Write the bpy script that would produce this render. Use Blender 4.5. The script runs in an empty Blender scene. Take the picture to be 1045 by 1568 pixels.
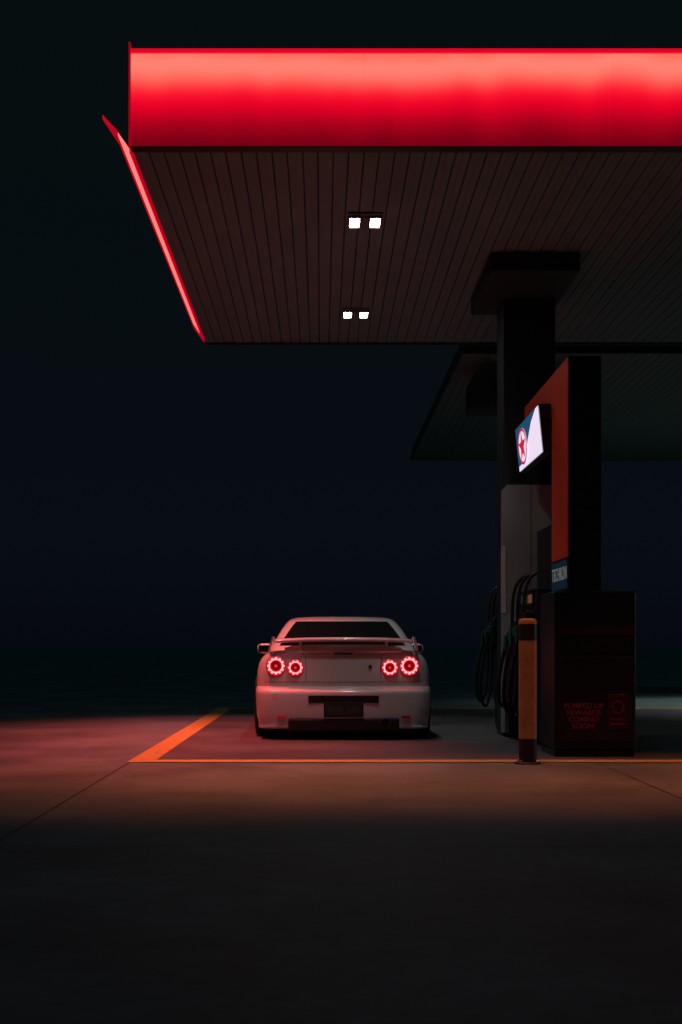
import bpy, bmesh, math
from mathutils import Vector, Matrix
S=bpy.context.scene
COL=S.collection
S.view_settings.view_transform='Standard'
S.view_settings.look='None'
S.view_settings.exposure=0

# ------------------------------------------------ materials
def mat(name,col,rough=.5,metal=0,coat=0,noise=0,nscale=5,bump=0,bscale=60,emit=None,es=0,spec=.5,coatr=.05):
    m=bpy.data.materials.new(name); m.use_nodes=True
    nt=m.node_tree; b=nt.nodes['Principled BSDF']
    b.inputs['Base Color'].default_value=(*col,1)
    b.inputs['Roughness'].default_value=rough
    b.inputs['Metallic'].default_value=metal
    b.inputs['Coat Weight'].default_value=coat
    b.inputs['Coat Roughness'].default_value=coatr
    b.inputs['Specular IOR Level'].default_value=spec
    if emit:
        b.inputs['Emission Color'].default_value=(*emit,1); b.inputs['Emission Strength'].default_value=es
    if noise>0:
        tc=nt.nodes.new('ShaderNodeTexCoord')
        n=nt.nodes.new('ShaderNodeTexNoise'); n.inputs['Scale'].default_value=nscale; n.inputs['Detail'].default_value=8
        n.inputs['Roughness'].default_value=.62
        nt.links.new(tc.outputs['Object'],n.inputs['Vector'])
        r=nt.nodes.new('ShaderNodeValToRGB')
        r.color_ramp.elements[0].position=.3; r.color_ramp.elements[1].position=.7
        r.color_ramp.elements[0].color=(*[c*(1-noise) for c in col],1)
        r.color_ramp.elements[1].color=(*[min(1,c*(1+noise)) for c in col],1)
        nt.links.new(n.outputs['Fac'],r.inputs['Fac']); nt.links.new(r.outputs['Color'],b.inputs['Base Color'])
        mr=nt.nodes.new('ShaderNodeMapRange'); mr.inputs['To Min'].default_value=max(0,rough-.12); mr.inputs['To Max'].default_value=min(1,rough+.12)
        nt.links.new(n.outputs['Fac'],mr.inputs['Value']); nt.links.new(mr.outputs['Result'],b.inputs['Roughness'])
    if bump>0:
        tc=nt.nodes.new('ShaderNodeTexCoord')
        n=nt.nodes.new('ShaderNodeTexNoise'); n.inputs['Scale'].default_value=bscale; n.inputs['Detail'].default_value=4
        nt.links.new(tc.outputs['Object'],n.inputs['Vector'])
        bp=nt.nodes.new('ShaderNodeBump'); bp.inputs['Strength'].default_value=bump; bp.inputs['Distance'].default_value=.01
        nt.links.new(n.outputs['Fac'],bp.inputs['Height']); nt.links.new(bp.outputs['Normal'],b.inputs['Normal'])
    return m
def emat(name,col,s):
    return mat(name,(0.02,0.02,0.02),.4,emit=col,es=s)

# ------------------------------------------------ mesh helpers
def empty(name,loc=(0,0,0)):
    o=bpy.data.objects.new(name,None); o.location=loc; o.empty_display_size=.3; COL.objects.link(o); return o
def finish(bm,name,m,parent=None,smooth=False,mats=None):
    bmesh.ops.recalc_face_normals(bm,faces=bm.faces)
    me=bpy.data.meshes.new(name); bm.to_mesh(me); bm.free()
    if mats:
        for x in mats: me.materials.append(x)
    elif m: me.materials.append(m)
    if smooth:
        me.polygons.foreach_set('use_smooth',[True]*len(me.polygons))
    o=bpy.data.objects.new(name,me); COL.objects.link(o)
    if parent: o.parent=parent
    return o
def sharp(o,ang=35):
    me=o.data; bm=bmesh.new(); bm.from_mesh(me)
    for e in bm.edges:
        if len(e.link_faces)==2 and e.calc_face_angle(0)>math.radians(ang): e.smooth=False
    bm.to_mesh(me); bm.free()
def addbox(bm,x0,x1,y0,y1,z0,z1,bev=0,seg=2):
    r=bmesh.ops.create_cube(bm,size=1)
    vs=r['verts']
    for v in vs:
        v.co=Vector(((x0+x1)/2+v.co.x*(x1-x0),(y0+y1)/2+v.co.y*(y1-y0),(z0+z1)/2+v.co.z*(z1-z0)))
    if bev>0:
        es=list({e for v in vs for e in v.link_edges})
        bmesh.ops.bevel(bm,geom=es,offset=bev,segments=seg,affect='EDGES',profile=.5)
def box(name,x0,x1,y0,y1,z0,z1,m,parent=None,bev=0,seg=2):
    bm=bmesh.new(); addbox(bm,x0,x1,y0,y1,z0,z1,bev,seg)
    return finish(bm,name,m,parent)
def lathe(name,prof,m,parent=None,axis='Z',loc=(0,0,0),n=48,smooth=True,ang=35):
    """prof list of (r,h)"""
    bm=bmesh.new(); rings=[]
    for r,h in prof:
        ring=[]
        for i in range(n):
            a=2*math.pi*i/n; c,s=r*math.cos(a),r*math.sin(a)
            if axis=='Z': p=(c,s,h)
            elif axis=='Y': p=(c,h,s)
            else: p=(h,c,s)
            ring.append(bm.verts.new(Vector(p)+Vector(loc)))
        rings.append(ring)
    for a,b in zip(rings,rings[1:]):
        for i in range(n):
            bm.faces.new((a[i],a[(i+1)%n],b[(i+1)%n],b[i]))
    bm.faces.new(rings[0]); bm.faces.new(rings[-1])
    o=finish(bm,name,m,parent,smooth); sharp(o,ang); return o
def torus(name,R,r,loc,m,parent=None,n=48,k=12,axis='Y'):
    bm=bmesh.new(); vs=[]
    for i in range(n):
        a=2*math.pi*i/n
        row=[]
        for j in range(k):
            b=2*math.pi*j/k; q=R+r*math.cos(b); h=r*math.sin(b)
            p=(q*math.cos(a),h,q*math.sin(a)) if axis=='Y' else (h,q*math.cos(a),q*math.sin(a))
            row.append(bm.verts.new(Vector(p)+Vector(loc)))
        vs.append(row)
    for i in range(n):
        for j in range(k):
            bm.faces.new((vs[i][j],vs[(i+1)%n][j],vs[(i+1)%n][(j+1)%k],vs[i][(j+1)%k]))
    return finish(bm,name,m,parent,True)
def poly(name,pts,m,parent=None):
    bm=bmesh.new(); bm.faces.new([bm.verts.new(p) for p in pts]); 
    me=bpy.data.meshes.new(name); bm.to_mesh(me); bm.free(); me.materials.append(m)
    o=bpy.data.objects.new(name,me); COL.objects.link(o)
    if parent:o.parent=parent
    return o
def hose(name,pts,r,m,parent=None):
    c=bpy.data.curves.new(name,'CURVE'); c.dimensions='3D'; c.bevel_depth=r; c.bevel_resolution=3; c.resolution_u=12
    s=c.splines.new('NURBS'); s.points.add(len(pts)-1)
    for p,q in zip(s.points,pts): p.co=(*q,1)
    s.use_endpoint_u=True; s.order_u=3
    c.materials.append(m); o=bpy.data.objects.new(name,c); COL.objects.link(o)
    if parent:o.parent=parent
    return o
def text(name,body,loc,rot,size,m,parent=None,align='LEFT',sp=1.0,off=0):
    c=bpy.data.curves.new(name,'FONT'); c.body=body; c.size=size; c.extrude=.001; c.align_x=align; c.space_line=sp; c.offset=off
    c.materials.append(m); o=bpy.data.objects.new(name,c); o.location=loc; o.rotation_euler=rot; COL.objects.link(o)
    if parent:o.parent=parent
    return o

# ------------------------------------------------ world (night sky)
w=bpy.data.worlds.new("World"); S.world=w; w.use_nodes=True
nt=w.node_tree; bg=nt.nodes['Background']
tc=nt.nodes.new('ShaderNodeTexCoord'); sep=nt.nodes.new('ShaderNodeSeparateXYZ'); rp=nt.nodes.new('ShaderNodeValToRGB')
nt.links.new(tc.outputs['Generated'],sep.inputs[0]); nt.links.new(sep.outputs['Z'],rp.inputs['Fac']); nt.links.new(rp.outputs['Color'],bg.inputs['Color'])
e=rp.color_ramp.elements
e[0].position=0; e[0].color=(.0018,.0030,.0049,1)
e[1].position=.42; e[1].color=(.0018,.0044,.0046,1)
x=e.new(.025); x.color=(.0022,.0033,.0058,1)
x=e.new(.08); x.color=(.0027,.0040,.0080,1)
x=e.new(.2); x.color=(.0021,.0041,.0058,1)
bg.inputs['Strength'].default_value=1.0

# ------------------------------------------------ ground
def ground_mat(name,base,dark,rough):
    m=bpy.data.materials.new(name); m.use_nodes=True; nt=m.node_tree; b=nt.nodes['Principled BSDF']
    b.inputs['Specular IOR Level'].default_value=.35
    tc=nt.nodes.new('ShaderNodeTexCoord')
    n1=nt.nodes.new('ShaderNodeTexNoise'); n1.inputs['Scale'].default_value=.7; n1.inputs['Detail'].default_value=7; n1.inputs['Roughness'].default_value=.6
    n2=nt.nodes.new('ShaderNodeTexNoise'); n2.inputs['Scale'].default_value=7; n2.inputs['Detail'].default_value=8; n2.inputs['Roughness'].default_value=.7
    n3=nt.nodes.new('ShaderNodeTexNoise'); n3.inputs['Scale'].default_value=140; n3.inputs['Detail'].default_value=3
    for n in (n1,n2,n3): nt.links.new(tc.outputs['Object'],n.inputs['Vector'])
    mx=nt.nodes.new('ShaderNodeMath'); mx.operation='ADD'
    m2=nt.nodes.new('ShaderNodeMath'); m2.operation='MULTIPLY'; m2.inputs[1].default_value=.45
    nt.links.new(n2.outputs['Fac'],m2.inputs[0]); nt.links.new(n1.outputs['Fac'],mx.inputs[0]); nt.links.new(m2.outputs[0],mx.inputs[1])
    r=nt.nodes.new('ShaderNodeValToRGB'); r.color_ramp.elements[0].position=.56; r.color_ramp.elements[1].position=.86
    r.color_ramp.elements[0].color=(*dark,1); r.color_ramp.elements[1].color=(*base,1)
    nt.links.new(mx.outputs[0],r.inputs['Fac']); nt.links.new(r.outputs['Color'],b.inputs['Base Color'])
    mr=nt.nodes.new('ShaderNodeMapRange'); mr.inputs['From Min'].default_value=.4; mr.inputs['From Max'].default_value=1.0
    mr.inputs['To Min'].default_value=rough-.14; mr.inputs['To Max'].default_value=rough+.1
    nt.links.new(mx.outputs[0],mr.inputs['Value']); nt.links.new(mr.outputs['Result'],b.inputs['Roughness'])
    bp=nt.nodes.new('ShaderNodeBump'); bp.inputs['Strength'].default_value=.35; bp.inputs['Distance'].default_value=.004
    nt.links.new(n3.outputs['Fac'],bp.inputs['Height']); nt.links.new(bp.outputs['Normal'],b.inputs['Normal'])
    return m
concrete=ground_mat('concrete_forecourt',(.15,.20,.205),(.065,.09,.095),.75)
asphalt=ground_mat('bay_asphalt',(.12,.115,.12),(.06,.058,.06),.62)
yellow=mat('yellow_paint',(.50,.33,.07),.65,noise=.35,nscale=14)
black_joint=mat('joint_sealant',(.012,.012,.012),.8)
def sheet(name,x0,x1,y0,y1,z,m,parent=None):
    return poly(name,[(x0,y0,z),(x1,y0,z),(x1,y1,z),(x0,y1,z)],m,parent)
sheet('ground',-600,600,-200,1500,0,concrete)
sheet('bay_pavement',-1.38,14,11.84,21.6,.004,asphalt)
ln=empty('bay_marking')
sheet('front_line',-1.59,14,11.60,11.84,.006,yellow,ln)
sheet('side_line',-1.59,-1.38,11.842,21.598,.006,yellow,ln)
sheet('back_line',-1.59,14,21.6,21.85,.006,yellow,ln)
jt=empty('pavement_joint')
sheet('joint_1',-1.575,-1.568,2,11.58,.004,black_joint,jt)
sheet('joint_2',2.235,2.243,2,11.58,.004,black_joint,jt)
sheet('joint_3',-14,-1.6,11.56,11.572,.004,black_joint,jt)
sheet('joint_4',-1.2,14,6.7,6.708,.004,black_joint,jt)

# ------------------------------------------------ canopy
def fascia_mat(name,z0=4.8,z1=5.53,gain=1.0):
    m=bpy.data.materials.new(name); m.use_nodes=True; nt=m.node_tree; b=nt.nodes['Principled BSDF']
    b.inputs['Base Color'].default_value=(.12,.005,.008,1); b.inputs['Roughness'].default_value=.3
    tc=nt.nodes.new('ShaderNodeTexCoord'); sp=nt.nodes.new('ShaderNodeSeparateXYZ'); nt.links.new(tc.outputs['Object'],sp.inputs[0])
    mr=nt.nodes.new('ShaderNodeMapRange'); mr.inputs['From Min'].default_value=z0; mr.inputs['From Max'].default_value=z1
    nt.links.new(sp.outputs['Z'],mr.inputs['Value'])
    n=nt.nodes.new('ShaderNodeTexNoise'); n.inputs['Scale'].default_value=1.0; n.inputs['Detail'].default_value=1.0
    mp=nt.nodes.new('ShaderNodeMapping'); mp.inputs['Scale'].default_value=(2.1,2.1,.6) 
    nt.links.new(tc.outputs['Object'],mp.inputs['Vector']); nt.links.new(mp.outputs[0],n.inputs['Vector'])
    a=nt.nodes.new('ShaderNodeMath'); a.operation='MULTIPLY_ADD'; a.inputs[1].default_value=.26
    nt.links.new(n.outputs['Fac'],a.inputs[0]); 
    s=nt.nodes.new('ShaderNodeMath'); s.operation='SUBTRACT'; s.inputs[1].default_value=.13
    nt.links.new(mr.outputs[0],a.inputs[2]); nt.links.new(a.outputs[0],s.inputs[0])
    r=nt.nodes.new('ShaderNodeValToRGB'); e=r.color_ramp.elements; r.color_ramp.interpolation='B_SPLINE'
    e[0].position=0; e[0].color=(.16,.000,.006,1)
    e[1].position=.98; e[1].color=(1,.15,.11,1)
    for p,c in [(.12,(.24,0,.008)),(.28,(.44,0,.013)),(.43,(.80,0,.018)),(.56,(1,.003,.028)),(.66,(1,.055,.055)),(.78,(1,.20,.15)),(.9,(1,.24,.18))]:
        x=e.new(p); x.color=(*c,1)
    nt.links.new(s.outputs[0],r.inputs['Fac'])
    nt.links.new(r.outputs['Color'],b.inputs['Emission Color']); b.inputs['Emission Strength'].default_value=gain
    return m
fm=fascia_mat('lit_red_fascia')
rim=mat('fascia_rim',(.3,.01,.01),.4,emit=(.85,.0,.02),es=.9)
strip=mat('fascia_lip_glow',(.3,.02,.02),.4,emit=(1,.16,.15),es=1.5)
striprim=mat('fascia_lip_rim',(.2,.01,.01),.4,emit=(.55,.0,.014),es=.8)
darkm=mat('dark_steel',(.02,.022,.025),.5)
can=empty('petrol_station_canopy')
xs=[-1.47,.327,2.216,4.105,5.994,7.883,9.772,11.66]
for i,(a,b) in enumerate(zip(xs,xs[1:])):
    box('fascia_panel_%d'%i,a+.0015,b-.0015,10.94,11.0,4.805,5.515,fm,can,.003,1)
box('fascia_backing',-1.46,11.66,11.0,11.06,4.802,5.53,darkm,can)
box('fascia_top_rim',-1.475,11.66,10.925,11.06,5.518,5.55,rim,can,.006,1)
box('fascia_bottom_rim',-1.475,11.66,10.935,11.06,4.793,4.801,mat('rim_dark',(.05,.01,.01),.4),can,.002,1)
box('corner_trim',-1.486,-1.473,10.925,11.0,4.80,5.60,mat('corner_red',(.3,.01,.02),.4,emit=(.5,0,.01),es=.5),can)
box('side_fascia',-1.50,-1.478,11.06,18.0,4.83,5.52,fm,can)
bm=bmesh.new()
def prism(bm,pts,z0,z1):
    lo=[bm.verts.new((p[0],p[1],z0)) for p in pts]; hi=[bm.verts.new((p[0],p[1],z1)) for p in pts]
    bm.faces.new(lo); bm.faces.new(hi)
    n=len(pts)
    for i in range(n): bm.faces.new((lo[i],lo[(i+1)%n],hi[(i+1)%n],hi[i]))
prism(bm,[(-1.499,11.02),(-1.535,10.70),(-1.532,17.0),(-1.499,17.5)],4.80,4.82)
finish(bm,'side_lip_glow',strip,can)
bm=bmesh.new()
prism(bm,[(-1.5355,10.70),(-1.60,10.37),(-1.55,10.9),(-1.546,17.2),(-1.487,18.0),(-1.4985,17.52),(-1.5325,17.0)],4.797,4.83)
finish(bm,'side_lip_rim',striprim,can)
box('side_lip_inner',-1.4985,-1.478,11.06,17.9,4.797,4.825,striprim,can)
# ceiling slats
ceil=mat('ceiling_panel',(.19,.29,.30),.5,noise=.15,nscale=3,metal=0)
def ceiling(name,x0,x1,y0,y1,z,parent,m,pitch=.12):
    bm=bmesh.new(); x=x0; k=0
    while x<x1-.01:
        xe=min(x+pitch,x1)
        g=.012 if k%2 else .007
        addbox(bm,x+g/2,xe-g/2,y0,y1,z,z+.03,.004,1)
        addbox(bm,x+pitch*.5-.002,x+pitch*.5+.002,y0,y1,z-.0035,z+.001)
        x+=pitch; k+=1
    o=finish(bm,name,m,parent)
    box(name+'_deck',x0,x1,y0,y1,z+.034,z+.2,darkm,parent)
    return o
ceiling('ceiling_slats',-1.47,12,11.07,18.0,4.80,can,ceil)
box('rear_edge',-1.47,12,18.005,18.06,4.78,5.5,darkm,can,.004)
box('roof_deck',-1.45,12,11.07,18.0,5.3,5.4,darkm,can)
can2=empty('petrol_station_canopy')
ceil2=mat('ceiling_panel_far',(.20,.26,.25),.6,noise=.1,nscale=3)
ceiling('ceiling_slats',1.85,14,18.62,29.3,4.80,can2,ceil2)
box('edge_trim',1.83,1.845,18.6,29.35,4.795,4.86,darkm,can2)
box('front_trim',1.85,14,18.55,18.61,4.78,4.9,darkm,can2)
box('rear_trim',1.85,14,29.31,29.36,4.79,4.86,darkm,can2)

# ceiling lights
led=emat('led_panel',(1,.98,.95),80)
ledh=mat('lamp_housing',(.14,.14,.14),.4)
for (cx,cy) in [(.388,12.78),(.391,16.34),(7.6,23.0)]:
    c=empty('ceiling_light')
    box('housing',cx-.155,cx+.155,cy-.19,cy+.19,4.780,4.796,ledh,c,.004)
    for sx in (-.092,.092):
        box('led_panel',cx+sx-.041,cx+sx+.041,cy-.135,cy+.135,4.770,4.779,led,c)
        for (a,b,c0,d0) in [(-.056,-.043,-.160,.160),(.043,.056,-.160,.160),(-.043,.043,-.160,-.137),(-.043,.043,.137,.160)]:
            box('led_frame',cx+sx+a,cx+sx+b,cy+c0,cy+d0,4.755,4.7795,ledh,c)
        box('led_bar',cx+sx-.041,cx+sx+.041,cy-.050,cy-.040,4.764,4.7695,ledh,c)
        box('led_bar',cx+sx-.041,cx+sx+.041,cy+.040,cy+.050,4.764,4.7695,ledh,c)
        box('led_bar',cx+sx-.003,cx+sx+.003,cy-.134,cy+.134,4.764,4.7695,ledh,c)
    box('driver_box',cx-.03,cx+.03,cy-.12,cy+.12,4.765,4.7795,mat('driver',(.2,.2,.2),.4),c,.004,1)

# columns
colm=mat('column_paint',(.018,.024,.028),.5,noise=.15,nscale=2)
capm=mat('capital_paint',(.022,.034,.037),.6,noise=.15,nscale=2)
c1=empty('support_column')
box('shaft',1.91,2.46,14.95,15.5,0,4.61,colm,c1,.01)
box('capital',1.65,2.52,13.85,15.7,4.61,4.795,capm,c1,.008)
clad=mat('grey_cladding',(.42,.46,.46),.35,noise=.1,nscale=2)
bm=bmesh.new()
pts=[(1.885,.05),(1.885,2.58),(1.94,2.64),(2.50,2.64),(2.50,.05)]
lo=[bm.verts.new((p[0],14.86,p[1])) for p in pts]; hi=[bm.verts.new((p[0],14.945,p[1])) for p in pts]
bm.faces.new(lo); bm.faces.new(hi)
for i in range(5): bm.faces.new((lo[i],lo[(i+1)%5],hi[(i+1)%5],hi[i]))
finish(bm,'cladding',clad,c1)
box('cladding_seam',2.185,2.19,14.856,14.862,.05,2.64,darkm,c1)
box('lit_edge_strip',1.875,1.925,14.845,14.858,1.30,2.0,mat('lit_edge_white',(.8,.8,.8),.3),c1,.003)  # pillar edge catching light, painted as a white strip
c2=empty('support_column')
box('shaft',2.5,2.95,19.2,19.7,0,4.23,colm,c2,.01)
box('capital',2.05,3.3,19.1,20.2,4.23,4.62,capm,c2,.008)

# ------------------------------------------------ fuel dispenser
pump=mat('pump_navy',(.009,.013,.017),.45,noise=.2,nscale=4,spec=.3)
pump2=mat('pump_panel',(.013,.015,.018),.38,spec=.35)
redp=mat('red_panel',(.80,.07,.025),.4,noise=.12,nscale=3)
rubber=mat('rubber',(.012,.012,.012),.55)
chrome=mat('chrome',(.55,.55,.55),.2,metal=1)
greenp=mat('nozzle_green',(.01,.12,.07),.4)
blk=mat('black_plastic',(.01,.011,.012),.35)
dsp=empty('fuel_dispenser')
box('cabinet',1.99,2.69,12.16,12.98,.06,1.425,pump,dsp,.02,3)
box('plinth',2.0,2.68,12.18,12.96,0,.06,blk,dsp,.005)
box('front_panel_lower',2.03,2.65,12.152,12.159,.14,.86,pump2,dsp,.003,1)
box('front_panel_upper',2.03,2.65,12.152,12.159,.90,1.38,pump2,dsp,.003,1)
box('front_trim',2.03,2.65,12.147,12.1525,1.05,1.12,mat('trim_red',(.05,.008,.006),.4),dsp)
box('upright',2.117,2.395,12.17,13.03,1.425,3.44,pump,dsp,.008)
box('upright_red_side',2.109,2.116,12.18,13.03,1.72,3.432,redp,dsp)
box('top_arm',2.125,2.39,13.03,14.80,3.10,3.44,pump,dsp,.008)
box('top_arm_red_side',2.112,2.124,13.032,14.80,3.06,3.436,redp,dsp)
box('body_cabinet',2.15,2.55,13.0,14.2,.0,2.10,pump,dsp,.015)
box('blue_label',2.100,2.1085,12.2,12.98,1.45,1.70,mat('blue_label',(.01,.05,.10),.3,emit=(.01,.06,.09),es=.12),dsp)
wht=mat('white_lettering',(.7,.7,.7),.5,emit=(.5,.6,.6),es=.12)
t=text('label_text','TECHRON',(2.0985,12.95,1.53),(math.radians(90),0,math.radians(-90)),.165,wht,dsp)
redtxt=mat('red_lettering',(.16,.025,.02),.5,emit=(.3,.02,.02),es=.03)
text('slogan','PUMPED UP\nREWARDS\nCOMING\nSOON!',(2.24,12.150,.42),(math.radians(90),0,0),.064,redtxt,dsp,'CENTER',.9,.0012)
box('poster',2.44,2.62,12.146,12.1515,.24,.54,mat('poster',(.035,.008,.01),.4),dsp,.002,1)
torus('poster_ring',.05,.004,(2.53,12.145,.43),redtxt,dsp,32,6)
box('poster_bar',2.47,2.59,12.144,12.1455,.28,.295,redtxt,dsp)
box('poster_bar_2',2.47,2.57,12.144,12.1455,.325,.335,redtxt,dsp)
def nozzle(parent,x,y,z):
    bm=bmesh.new()
    addbox(bm,x-.05,x+.04,y-.05,y+.05,z-.16,z+.16,.015)
    finish(bm,'nozzle_boot',blk,parent)
    bm=bmesh.new()
    addbox(bm,x-.11,x-.055,y-.03,y+.03,z-.04,z+.06,.014)
    addbox(bm,x-.14,x-.115,y-.02,y+.02,z-.13,z+.02,.008)
    finish(bm,'nozzle_handle',greenp,parent)
    hose('nozzle_spout',[(x-.08,y,z+.05),(x-.06,y,z+.12),(x-.02,y,z+.15),(x-.01,y,z+.10)],.013,chrome,parent)
def pumpside(parent,x,ys,top=1.62):
    for k,y in enumerate(ys):
        nozzle(parent,x,y,1.12-.04*k)
        hose('hose',[(x-.10,y,1.06),(x-.17,y+.02,.8),(x-.20,y+.06,.42),(x-.12,y+.14,.22+.05*k),(x-.05,y+.17,.5),(x-.04,y+.18,1.0),(x-.03,y+.18,top),(x+.1,y+.16,top+.03)],.017,rubber,parent)
box('hose_cabinet',1.99,2.15,13.15,14.35,.25,1.50,pump2,dsp,.02)
pumpside(dsp,1.95,[13.3,13.72,14.1])
box('display_bezel',1.975,1.989,13.3,14.2,1.32,1.48,blk,dsp,.003)
box('display',1.971,1.9745,13.35,13.6,1.36,1.44,emat('lcd',(.35,.12,.05),.35),dsp)
box('display_2',1.971,1.9745,13.75,14.0,1.36,1.44,emat('lcd2',(.1,.2,.2),.25),dsp)
d2=empty('fuel_dispenser')
box('cabinet',2.02,2.6,15.75,16.6,.05,1.45,pump,d2,.02)
box('plinth',2.03,2.59,15.77,16.58,0,.05,blk,d2)
box('hose_mast',2.08,2.16,15.9,16.4,1.45,2.1,pump,d2,.01)
box('side_panel',2.008,2.019,15.8,16.55,.3,1.4,pump2,d2,.003,1)
pumpside(d2,1.97,[15.9,16.3])
wb=empty('waste_bin')
box('bin_body',1.90,2.02,14.42,14.75,.05,.95,pump2,wb,.02)
box('bin_lid',1.885,2.035,14.40,14.77,.952,1.02,blk,wb,.02)

# ------------------------------------------------ illuminated sign
sg=empty('illuminated_sign')
def SP(u,v,off=0):
    x=2.035+(1.99-2.035)*v; y=13.03+u*1.57; z=2.73+.445*v
    nrm=Vector((-.445,0,-.045)).normalized()
    return Vector((x,y,z))+nrm*off
bm=bmesh.new()
c=[SP(0,0),SP(1,0),SP(1,1),SP(0,1)]; c2_=[Vector((2.10,p.y,p.z)) for p in c]
a=[bm.verts.new(p) for p in c]; b=[bm.verts.new(p) for p in c2_]
bm.faces.new(a); bm.faces.new(b)
for i in range(4): bm.faces.new((a[i],a[(i+1)%4],b[(i+1)%4],b[i]))
finish(bm,'sign_case',blk,sg)
m_sw=emat('sign_white',(.80,.70,.86),1.05); m_sb=emat('sign_blue',(.01,.07,.14),1.0); m_sr=emat('sign_red',(.62,.01,.05),1.0)
poly('face_white',[SP(.02,.02,.004),SP(.98,.02,.004),SP(.98,.98,.004),SP(.02,.98,.004)],m_sw,sg)
poly('face_blue',[SP(.10,.98,.008),SP(.98,.98,.008),SP(.98,.12,.008),SP(.80,.14,.008),SP(.55,.45,.008),SP(.32,.80,.008)],m_sb,sg)
def ring(name,cu,cv,ru,rv,tu,m,off,n=36):
    bm=bmesh.new(); A=[];B=[]
    for i in range(n):
        t=2*math.pi*i/n
        A.append(bm.verts.new(SP(cu+ru*math.cos(t),cv+rv*math.sin(t),off))); B.append(bm.verts.new(SP(cu+ru*(1-tu)*math.cos(t),cv+rv*(1-tu)*math.sin(t),off)))
    for i in range(n): bm.faces.new((A[i],A[(i+1)%n],B[(i+1)%n],B[i]))
    finish(bm,name,m,sg)
def disc(name,cu,cv,ru,rv,m,off,star=False):
    pts=[]
    n=10 if star else 36
    for i in range(n):
        t=math.pi/2+2*math.pi*i/n; k=(1 if i%2==0 else .4) if star else 1
        pts.append(SP(cu+ru*k*math.cos(t),cv+rv*k*math.sin(t),off))
    poly(name,pts,m,sg)
disc('logo_disc',.72,.48,.18,.40,m_sw,.011)
ring('logo_ring',.72,.48,.18,.40,.16,m_sr,.014)
disc('logo_star',.72,.48,.155,.36,m_sr,.016,True)

# ------------------------------------------------ bollard
bl=empty('bollard')
by=mat('bollard_yellow',(.40,.24,.10),.5,noise=.25,nscale=9)
bk=mat('bollard_black',(.012,.012,.013),.45)
L=(1.667,11.50,0)
lathe('base_plate',[(.11,0),(.11,.012),(.105,.016)],bk,bl,loc=L,n=40)
for i in range(4):
    a=math.pi/4+i*math.pi/2
    lathe('bolt_%d'%i,[(.012,.016),(.012,.032),(.008,.036)],chrome,bl,loc=(L[0]+.09*math.cos(a),L[1]+.09*math.sin(a),0),n=8)
lathe('band_lower',[(.074,.016),(.074,.205)],bk,bl,loc=L)
lathe('post',[(.0725,.205),(.0725,1.0)],by,bl,loc=L)
lathe('band_upper',[(.074,1.0),(.074,1.13)],bk,bl,loc=L)
lathe('cap',[(.0725,1.13),(.0725,1.155),(.066,1.168),(.04,1.175),(.01,1.176)],by,bl,loc=L)

# ------------------------------------------------ parked car
car=empty('parked_car')
CX,CY=.22,14.3
paint=mat('white_car_paint',(.66,.65,.65),.30,coat=1,metal=.0,coatr=.04)
glass=mat('tinted_glass',(.006,.008,.009),.06,spec=.6)
trim=mat('car_black_trim',(.012,.012,.013),.45)
gap=mat('panel_gap',(.004,.004,.004),.8)
BOW=.06
def zz(y,z):
    k=1.0
    if y>2.9: k=1-.30*min(1,(y-2.9)/1.6)**1.3
    if z>.5: z=.5+(z-.5)*k
    return z
def ringpts(z,rear,front,hw,r,bow=BOW):
    pts=[]
    r=min(r,hw*.9)
    for i in range(7): pts.append(((hw-r)*i/6,rear))
    for i in range(1,11):
        a=math.pi/2*i/10; pts.append((hw-r+r*math.sin(a),rear+r-r*math.cos(a)))
    for i in range(1,25): pts.append((hw,rear+r+(front-r-rear-r)*i/24))
    for i in range(1,11):
        a=math.pi/2*i/10; pts.append((hw-r+r*math.cos(a),front-r+r*math.sin(a)))
    for i in range(1,7): pts.append(((hw-r)*(1-i/6),front))
    out=[]
    mid=(rear+front)/2
    for x,y in pts:
        t=max(0,1-(y-rear)/(mid-rear)); yy=y+bow*(x/max(hw,.01))**2*t if y<mid else y-1.6*bow*(x/max(hw,.01))**2*max(0,(y-mid)/(front-mid))
        out.append((x,yy))
    full=out+[(-x,y) for x,y in reversed(out[1:-1])]
    return [Vector((CX+x,CY+y,zz(y,z))) for x,y in full]
def loft(name,levels,m,fix=None):
    bm=bmesh.new(); R=[]
    for lv in levels: R.append([bm.verts.new(p) for p in ringpts(*lv)])
    n=len(R[0])
    for a,b in zip(R,R[1:]):
        for i in range(n): bm.faces.new((a[i],a[(i+1)%n],b[(i+1)%n],b[i]))
    bm.faces.new(R[0]); bm.faces.new(R[-1])
    o=finish(bm,name,m,car,True); return o
F=4.55
body=loft('body_shell',[
 (.112,.08,F-.10,.835,.16),(.118,.045,F-.06,.862,.17),(.135,.032,F-.06,.868,.17),(.16,.036,F-.05,.864,.18),(.20,.024,F-.03,.874,.18),(.26,.010,F,.885,.19),(.36,0,F,.892,.19),(.46,0,F,.895,.19),
 (.485,.003,F,.895,.19),(.500,.012,F,.894,.19),(.512,.026,F,.893,.19),(.522,.042,F-.01,.892,.19),(.532,.058,F-.02,.890,.19),(.538,.076,F-.04,.888,.2),(.545,.094,F-.05,.888,.2),
 (.60,.095,F-.06,.888,.2),(.70,.097,F-.08,.882,.2),(.77,.100,F-.1,.868,.21),(.82,.103,F-.12,.846,.21),(.855,.107,F-.14,.818,.21),(.88,.112,F-.16,.785,.21),
 (.895,.12,F-.18,.75,.21),(.905,.14,F-.22,.70,.2),(.915,.22,F-.3,.62,.2),(.93,.40,F-.5,.5,.2),(.945,.8,F-.9,.3,.2),(.95,1.2,F-1.3,.1,.05)],paint)
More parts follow.
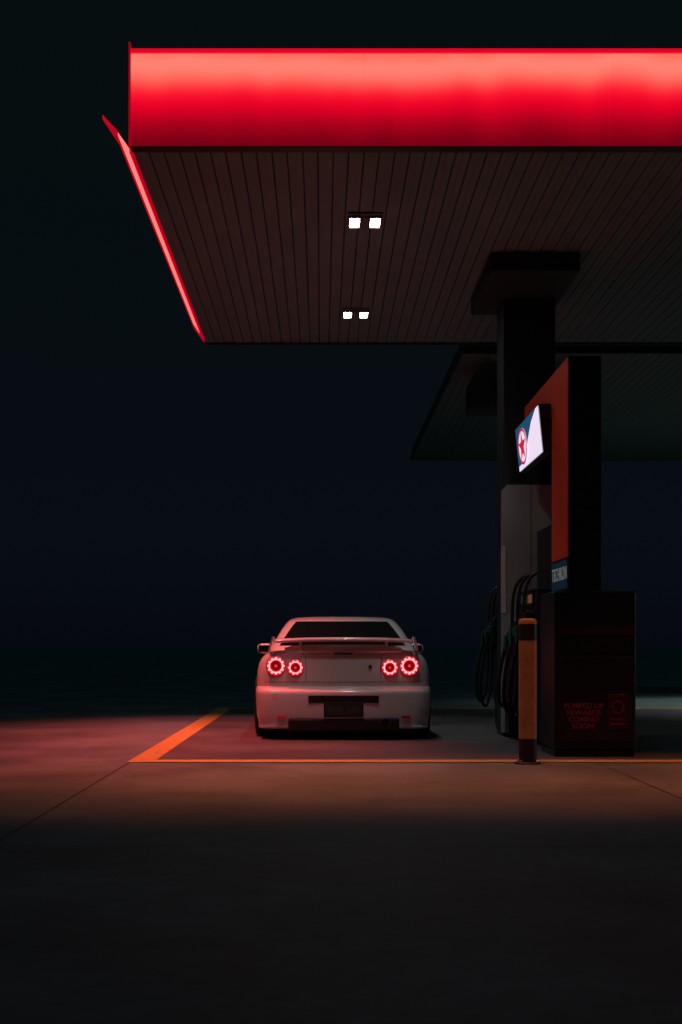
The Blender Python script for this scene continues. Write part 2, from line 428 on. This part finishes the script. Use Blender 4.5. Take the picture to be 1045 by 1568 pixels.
def cyl_obj(x0,x1,y,z,r):
    bm=bmesh.new(); A=[];B=[]
    n=40
    for i in range(n):
        t=2*math.pi*i/n
        A.append(bm.verts.new((x0,y+r*math.cos(t),z+r*math.sin(t)))); B.append(bm.verts.new((x1,y+r*math.cos(t),z+r*math.sin(t))))
    bm.faces.new(A); bm.faces.new(B)
    for i in range(n): bm.faces.new((A[i],A[(i+1)%n],B[(i+1)%n],B[i]))
    return finish(bm,'cut',trim)
cut=[]
AX=[.86,3.52]
for ay in AX:
    for s in (-1,1):
        a_,b_=sorted((CX+s*.62,CX+s*1.1))
        cut.append(cyl_obj(a_,b_,CY+ay,.325,.355))
for c_ in cut:
    md=body.modifiers.new('b','BOOLEAN'); md.object=c_; md.operation='DIFFERENCE'; md.solver='EXACT'
dg=bpy.context.evaluated_depsgraph_get(); dg.update()
me=bpy.data.meshes.new_from_object(body.evaluated_get(dg)); body.modifiers.clear(); body.data=me
for c_ in cut: bpy.data.objects.remove(c_)
me.polygons.foreach_set('use_smooth',[True]*len(me.polygons)); sharp(body,38)
GL=[(.86,.42,3.25,.80,.25,.05),(.93,.58,3.12,.765,.25,.05),(.97,.68,3.02,.745,.22,.05),(1.05,.90,2.84,.705,.2,.05),(1.15,1.16,2.62,.652,.2,.05),(1.22,1.36,2.44,.605,.2,.05),(1.25,1.48,2.34,.575,.22,.05),(1.27,1.60,2.25,.53,.22,.05),(1.283,1.75,2.15,.45,.2,.05),(1.29,1.9,2.05,.25,.1,.02)]
_zz=zz
def zz(y,z): return z
gh=loft('cabin_shell',GL,paint)
def gy(z,side):
    for a,b in zip(GL,GL[1:]):
        if a[0]<=z<=b[0]:
            t=(z-a[0])/(b[0]-a[0]); return [a[k]+(b[k]-a[k])*t for k in range(5)]
def panel_rear(name,z0,z1,inset0,inset1,front=False,off=.006):
    bm=bmesh.new(); rows=[]
    N=10
    for j in range(7):
        z=z0+(z1-z0)*j/6; rr,ff,hw=gy(z,0)[1:4]
        ins=inset0+(inset1-inset0)*j/6; row=[]
        for i in range(N+1):
            x=(hw-ins)*(2*i/N-1)
            if not front:
                r=gy(z,0)[4]; flat=hw-r; yc=0 if abs(x)<=flat else r-math.sqrt(max(0,r*r-(abs(x)-flat)**2))
                y=rr+yc+.05*(x/hw)**2*.95-off
            else:
                r=gy(z,0)[4]; flat=hw-r; yc=0 if abs(x)<=flat else r-math.sqrt(max(0,r*r-(abs(x)-flat)**2))
                y=ff-yc-.08*(x/hw)**2+off
            row.append(bm.verts.new((CX+x,CY+y,z+off*.6)))
        rows.append(row)
    for a,b in zip(rows,rows[1:]):
        for i in range(N): bm.faces.new((a[i],a[i+1],b[i+1],b[i]))
    return finish(bm,name,glass,car,True)
panel_rear('rear_window',.955,1.222,.085,.10)
panel_rear('windscreen',.95,1.222,.07,.08,True)
for s in (-1,1):
    def sp(z,y): return (CX+s*(gy(z,0)[3]+.005),CY+y,z)
    poly('side_window_%s'%('l' if s<0 else 'r'),[sp(.96,1.0),sp(.96,2.72),sp(1.05,2.58),sp(1.15,2.36),sp(1.22,2.16),sp(1.22,1.62),sp(1.15,1.38),sp(1.05,1.16)],glass,car)
rimm=mat('alloy',(.35,.35,.36),.3,metal=1)
for ay in AX:
    for s in (-1,1):
        x0=CX+s*.70; x1=CX+s*.925
        h=lambda q:x0+(x1-x0)*q
        lathe('tyre',[(.24,h(0)),(.30,h(.02)),(.318,h(.12)),(.322,h(.5)),(.318,h(.88)),(.30,h(.98)),(.24,h(1)),(.235,h(.9)),(.235,h(.1))],rubber,car,'X',(0,CY+ay,.322),48)
        lathe('rim_disc',[(.05,h(.80)),(.233,h(.55)),(.233,h(.5)),(.05,h(.5))],blk,car,'X',(0,CY+ay,.322),40)
        bm=bmesh.new()
        for k in range(6):
            g=bmesh.new(); addbox(g,h(.70)-.012,h(.70)+.012,-.022,.022,.03,.235,.005,1)
            g.transform(Matrix.Translation((0,CY+ay,.322))@Matrix.Rotation(k*math.pi/3,4,'X'))
            t_=bpy.data.meshes.new('t'); g.to_mesh(t_); g.free(); bm.from_mesh(t_); bpy.data.meshes.remove(t_)
        finish(bm,'spokes',rimm,car)
        torus('rim_lip',.232,.010,(h(.95),CY+ay,.322),rimm,car,40,8,'X')
def cb(name,x0,x1,y0,y1,z0,z1,m,bev=0,seg=2): return box(name,CX+x0,CX+x1,CY+y0,CY+y1,z0,z1,m,car,bev,seg)
def bow(x): return BOW*(x/.888)**2
def gapline(name,xz,yf,w=.005):
    bm=bmesh.new()
    for (x0,z0),(x1,z1) in zip(xz,xz[1:]):
        n=max(1,int(math.hypot(x1-x0,z1-z0)/.06))
        for i in range(n):
            a=(x0+(x1-x0)*i/n,z0+(z1-z0)*i/n); b=(x0+(x1-x0)*(i+1)/n,z0+(z1-z0)*(i+1)/n)
            d=Vector((b[0]-a[0],b[1]-a[1])).normalized()*w/2; nx,nz=-d.y,d.x
            q=[(a[0]+nx,a[1]+nz),(b[0]+nx,b[1]+nz),(b[0]-nx,b[1]-nz),(a[0]-nx,a[1]-nz)]
            bm.faces.new([bm.verts.new((CX+p[0],CY+yf(p[0],p[1]),p[1])) for p in q])
    return finish(bm,name,gap,car)
def arcin(x,hw=.886,r=.2):
    x=abs(x); f=hw-r
    return 0 if x<=f else r-math.sqrt(max(0,r*r-(x-f)**2))
ty=lambda x,z:.095+bow(x)+arcin(x)-.0045+max(0,(z-.7))*.05
gapline('trunk_gap',[(-.80,.588),(.80,.588)],ty)
gapline('trunk_gap_l',[(-.385,.588),(-.375,.70),(-.385,.84),(-.42,.885)],ty)
gapline('trunk_gap_r',[(.385,.588),(.375,.70),(.385,.84),(.42,.885)],ty)
ringm=emat('tail_lamp_led',(1,.12,.13),5.5)
glowm=emat('tail_lamp_glow',(1,.006,.025),1.6)
lens=mat('tail_lamp_lens',(.18,.005,.008),.15,coat=1,emit=(.5,.0,.01),es=.2)
core=emat('tail_lamp_core',(1,.03,.04),.9)
housing=mat('lamp_housing_red',(.2,.01,.01),.3,emit=(.4,0,.006),es=.5)
for x,z,R,outer in [(-.685,.752,.102,1),(-.487,.735,.086,0),(.470,.735,.086,0),(.668,.752,.102,1)]:
    y=.095+bow(x)+arcin(abs(x)-.02)-.012
    loc=(CX+x,CY+y,z)
    lathe('tail_lamp_housing',[(R,.06),(R,-.004),(R-.006,-.008),(R-.012,-.002),(.01,.0)],housing,car,'Y',loc,40)
    torus('tail_lamp_ring_glow',R*.74,R*.14,(loc[0],loc[1]-.002,loc[2]),glowm,car,48,8)
    torus('tail_lamp_ring',R*.66,R*.06,(loc[0],loc[1]-.016,loc[2]),ringm,car,48,8)
    n=12 if outer else 10
    for i in range(n):
        a=2*math.pi*i/n
        px,pz=loc[0]+R*.76*math.cos(a),loc[2]+R*.76*math.sin(a)
        lathe('tail_lamp_dot',[(R*.11,0),(R*.11,-.018),(R*.06,-.022)],ringm,car,'Y',(px,loc[1]-.003,pz),8)
    lathe('tail_lamp_core',[(R*.44,0),(R*.44,-.010),(R*.36,-.014)],lens,car,'Y',loc,24)
    lathe('tail_lamp_centre',[(R*.16,-.012),(R*.16,-.018),(R*.1,-.020)],core,car,'Y',loc,16)
cb('bumper_slot',-.355,.355,-.006,.03,.380,.455,trim,.004)
cb('plate_recess',-.20,.20,-.004,.03,.235,.40,trim,.003)
cb('number_plate',-.185,.185,-.013,-.006,.245,.388,mat('number_plate',(.025,.028,.032),.4),.002)
text('plate_text','BNR 34R',(CX,CY-.0135,.285),(math.radians(90),0,0),.085,mat('plate_text',(.07,.08,.09),.4),car,'CENTER')
cb('diffuser',-.56,.56,.006,.3,.095,.225,trim,.02)
for k in range(5): cb('diffuser_fin',-.4+k*.2-.004,-.4+k*.2+.004,-.004,.3,.09,.20,trim)
for s in (-1,1):
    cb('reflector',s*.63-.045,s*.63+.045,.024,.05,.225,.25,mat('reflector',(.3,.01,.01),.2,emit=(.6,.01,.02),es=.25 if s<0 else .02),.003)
lathe('exhaust_pipe',[(.055,.3),(.055,-.03),(.048,-.03),(.046,.2)],mat('exhaust_steel',(.2,.2,.2),.35,metal=1),car,'Y',(CX+.42,CY,.175),28)
cb('badge_green',-.715,-.65,.033,.046,.455,.474,emat('badge_g',(.05,.45,.12),.35),.002)
cb('badge_red',-.715,-.65,.033,.046,.425,.449,emat('badge_r',(.8,.03,.03),.5),.002)
lathe('trunk_lock',[(.017,.0),(.017,-.006),(.012,-.008)],trim,car,'Y',(CX+.27,CY+.097,.745),20)
cb('trunk_badge',-.09,.09,.094,.104,.868,.882,trim,.002)
bm=bmesh.new(); prof=[(.00,1.018),(.004,1.028),(.012,1.036),(.03,1.041),(.07,1.041),(.14,1.034),(.22,1.020),(.235,1.012),(.22,1.006),(.12,1.004),(.03,1.000),(.008,1.004)]
xsn=[-.70,-.69]+[-.66+1.32*i/12 for i in range(13)]+[.69,.70]
R=[]
for x in xsn:
    k=.35 if abs(x)>.695 else 1
    R.append([bm.verts.new((CX+x,CY+.02+bow(x)*1.3+ (p[0]-.1)*k+.1,1.022+(p[1]-1.022)*k-.018*(abs(x)/.7)**3)) for p in prof])
n=len(prof)
for a,b in zip(R,R[1:]):
    for i in range(n): bm.faces.new((a[i],a[(i+1)%n],b[(i+1)%n],b[i]))
bm.faces.new(R[0]); bm.faces.new(R[-1])
w_=finish(bm,'rear_wing_blade',paint,car,True); sharp(w_,50)
for s in (-1,1):
    bm=bmesh.new()
    pts=[(.06,1.05),(.27,1.035),(.33,.93),(.16,.90),(.09,.95)]
    lo=[bm.verts.new((CX+s*(.70+.03*(1.05-p[1])/.1),CY+p[0]+.02,p[1])) for p in pts]; hi=[bm.verts.new((CX+s*(.722+.03*(1.05-p[1])/.1),CY+p[0]+.02,p[1])) for p in pts]
    bm.faces.new(lo); bm.faces.new(hi)
    for i in range(5): bm.faces.new((lo[i],lo[(i+1)%5],hi[(i+1)%5],hi[i]))
    finish(bm,'wing_endplate',paint,car)
    cb('wing_pylon',s*.435-.014,s*.435+.014,.09,.22,.90,1.012,paint,.005)
# sloping ducktail lip on the boot lid
bm=bmesh.new(); R=[]
prof=[(.122,.88),(.108,.902),(.112,.914),(.122,.9225),(.136,.932),(.152,.9423),(.168,.9520),(.184,.9612),(.198,.9655),(.22,.966),(.30,.955),(.37,.935),(.40,.90)]
for i in range(31):
    x=-.60+1.2*i/30; k=1-.45*(abs(x)/.6)**6
    R.append([bm.verts.new((CX+x,CY+p[0]+bow(x),.90+(p[1]-.90)*k)) for p in prof])
n=len(prof)
for a,b in zip(R,R[1:]):
    for i in range(n): bm.faces.new((a[i],a[(i+1)%n],b[(i+1)%n],b[i]))
bm.faces.new(R[0]); bm.faces.new(R[-1])
w_=finish(bm,'boot_lip',paint,car,True); sharp(w_,50)
for s in (-1,1):
    bm=bmesh.new(); bmesh.ops.create_uvsphere(bm,u_segments=24,v_segments=14,radius=1)
    for v in bm.verts:
        x,y,z=v.co; v.co=(CX+s*.895+.095*(abs(x)**.75)*(1 if x>0 else -1),CY+2.62+.06*y,.925+.062*(abs(z)**.8)*(1 if z>0 else -1))
    finish(bm,'door_mirror',paint,car,True)
    box('mirror_glass',CX+s*.895-.075,CX+s*.895+.075,CY+2.555,CY+2.565,.885,.965,glass,car,.004)
    box('mirror_stalk',min(CX+s*.74,CX+s*.84),max(CX+s*.74,CX+s*.84),CY+2.6,CY+2.65,.885,.915,trim,car,.005)

# ------------------------------------------------ lamps
def spot(name,loc,target,power,color,angle,blend=1,rad=.05):
    l=bpy.data.lights.new(name,'SPOT'); l.energy=power; l.color=color; l.spot_size=math.radians(angle); l.spot_blend=blend; l.shadow_soft_size=rad
    o=bpy.data.objects.new(name,l); o.location=loc; d=Vector(target)-Vector(loc); o.rotation_euler=d.to_track_quat('-Z','Y').to_euler(); COL.objects.link(o); o.parent=can
    return o
for i,x in enumerate([-.9,1.0,2.9,4.8]):
    spot('fascia_fill_%d'%i,(x,10.88,4.74),(x,10.3,0),(490,350,470,470)[i],(1,.19,.07),62)  # added spots, no fitting there; strengthen the front fascia's glow on the ground
for i,y in enumerate([12.2,14.4,16.6]):
    spot('side_fill_%d'%i,(-1.66,y,4.74),(-1.5,y+.0,0),(860,980,1050)[i],(1,.10,.085),73)  # added red spots standing in for the side fascia's spill
for i,(x,y) in enumerate([(.388,12.78),(.391,16.34)]):
    spot('ceiling_spot_%d'%i,(x,y,4.73),(x,y+.5,0),(50,90)[i],(.95,1,.97),76,.7,.08)
spot('ceiling_spot_2',(7.6,23.0,4.73),(7.0,23.0,0),420,(.9,1,.97),100,.8,.08)
l=bpy.data.lights.new('right_fill','POINT'); l.energy=220; l.color=(.85,1,.98); l.shadow_soft_size=.4  # unseen fill added off to the right, brightens canopy undersides and back ground
o=bpy.data.objects.new('right_fill',l); o.location=(17,17,2.4); COL.objects.link(o)
l=bpy.data.lights.new('cool_fill','SUN'); l.energy=.07; l.color=(.25,.80,1); l.angle=.01  # added bluish fill from an unseen source, lifts the dark ground
o=bpy.data.objects.new('cool_fill',l); o.rotation_euler=(math.radians(40),0,math.radians(-25)); COL.objects.link(o)

# ------------------------------------------------ camera
cd=bpy.data.cameras.new('camera'); cam=bpy.data.objects.new('camera',cd); COL.objects.link(cam); S.camera=cam
cam.location=(0,0,.95); cam.rotation_euler=(math.radians(90),0,0)
cd.sensor_fit='HORIZONTAL'; cd.sensor_width=24; cd.lens=50; cd.shift_x=.0282; cd.shift_y=.197; cd.clip_end=3000
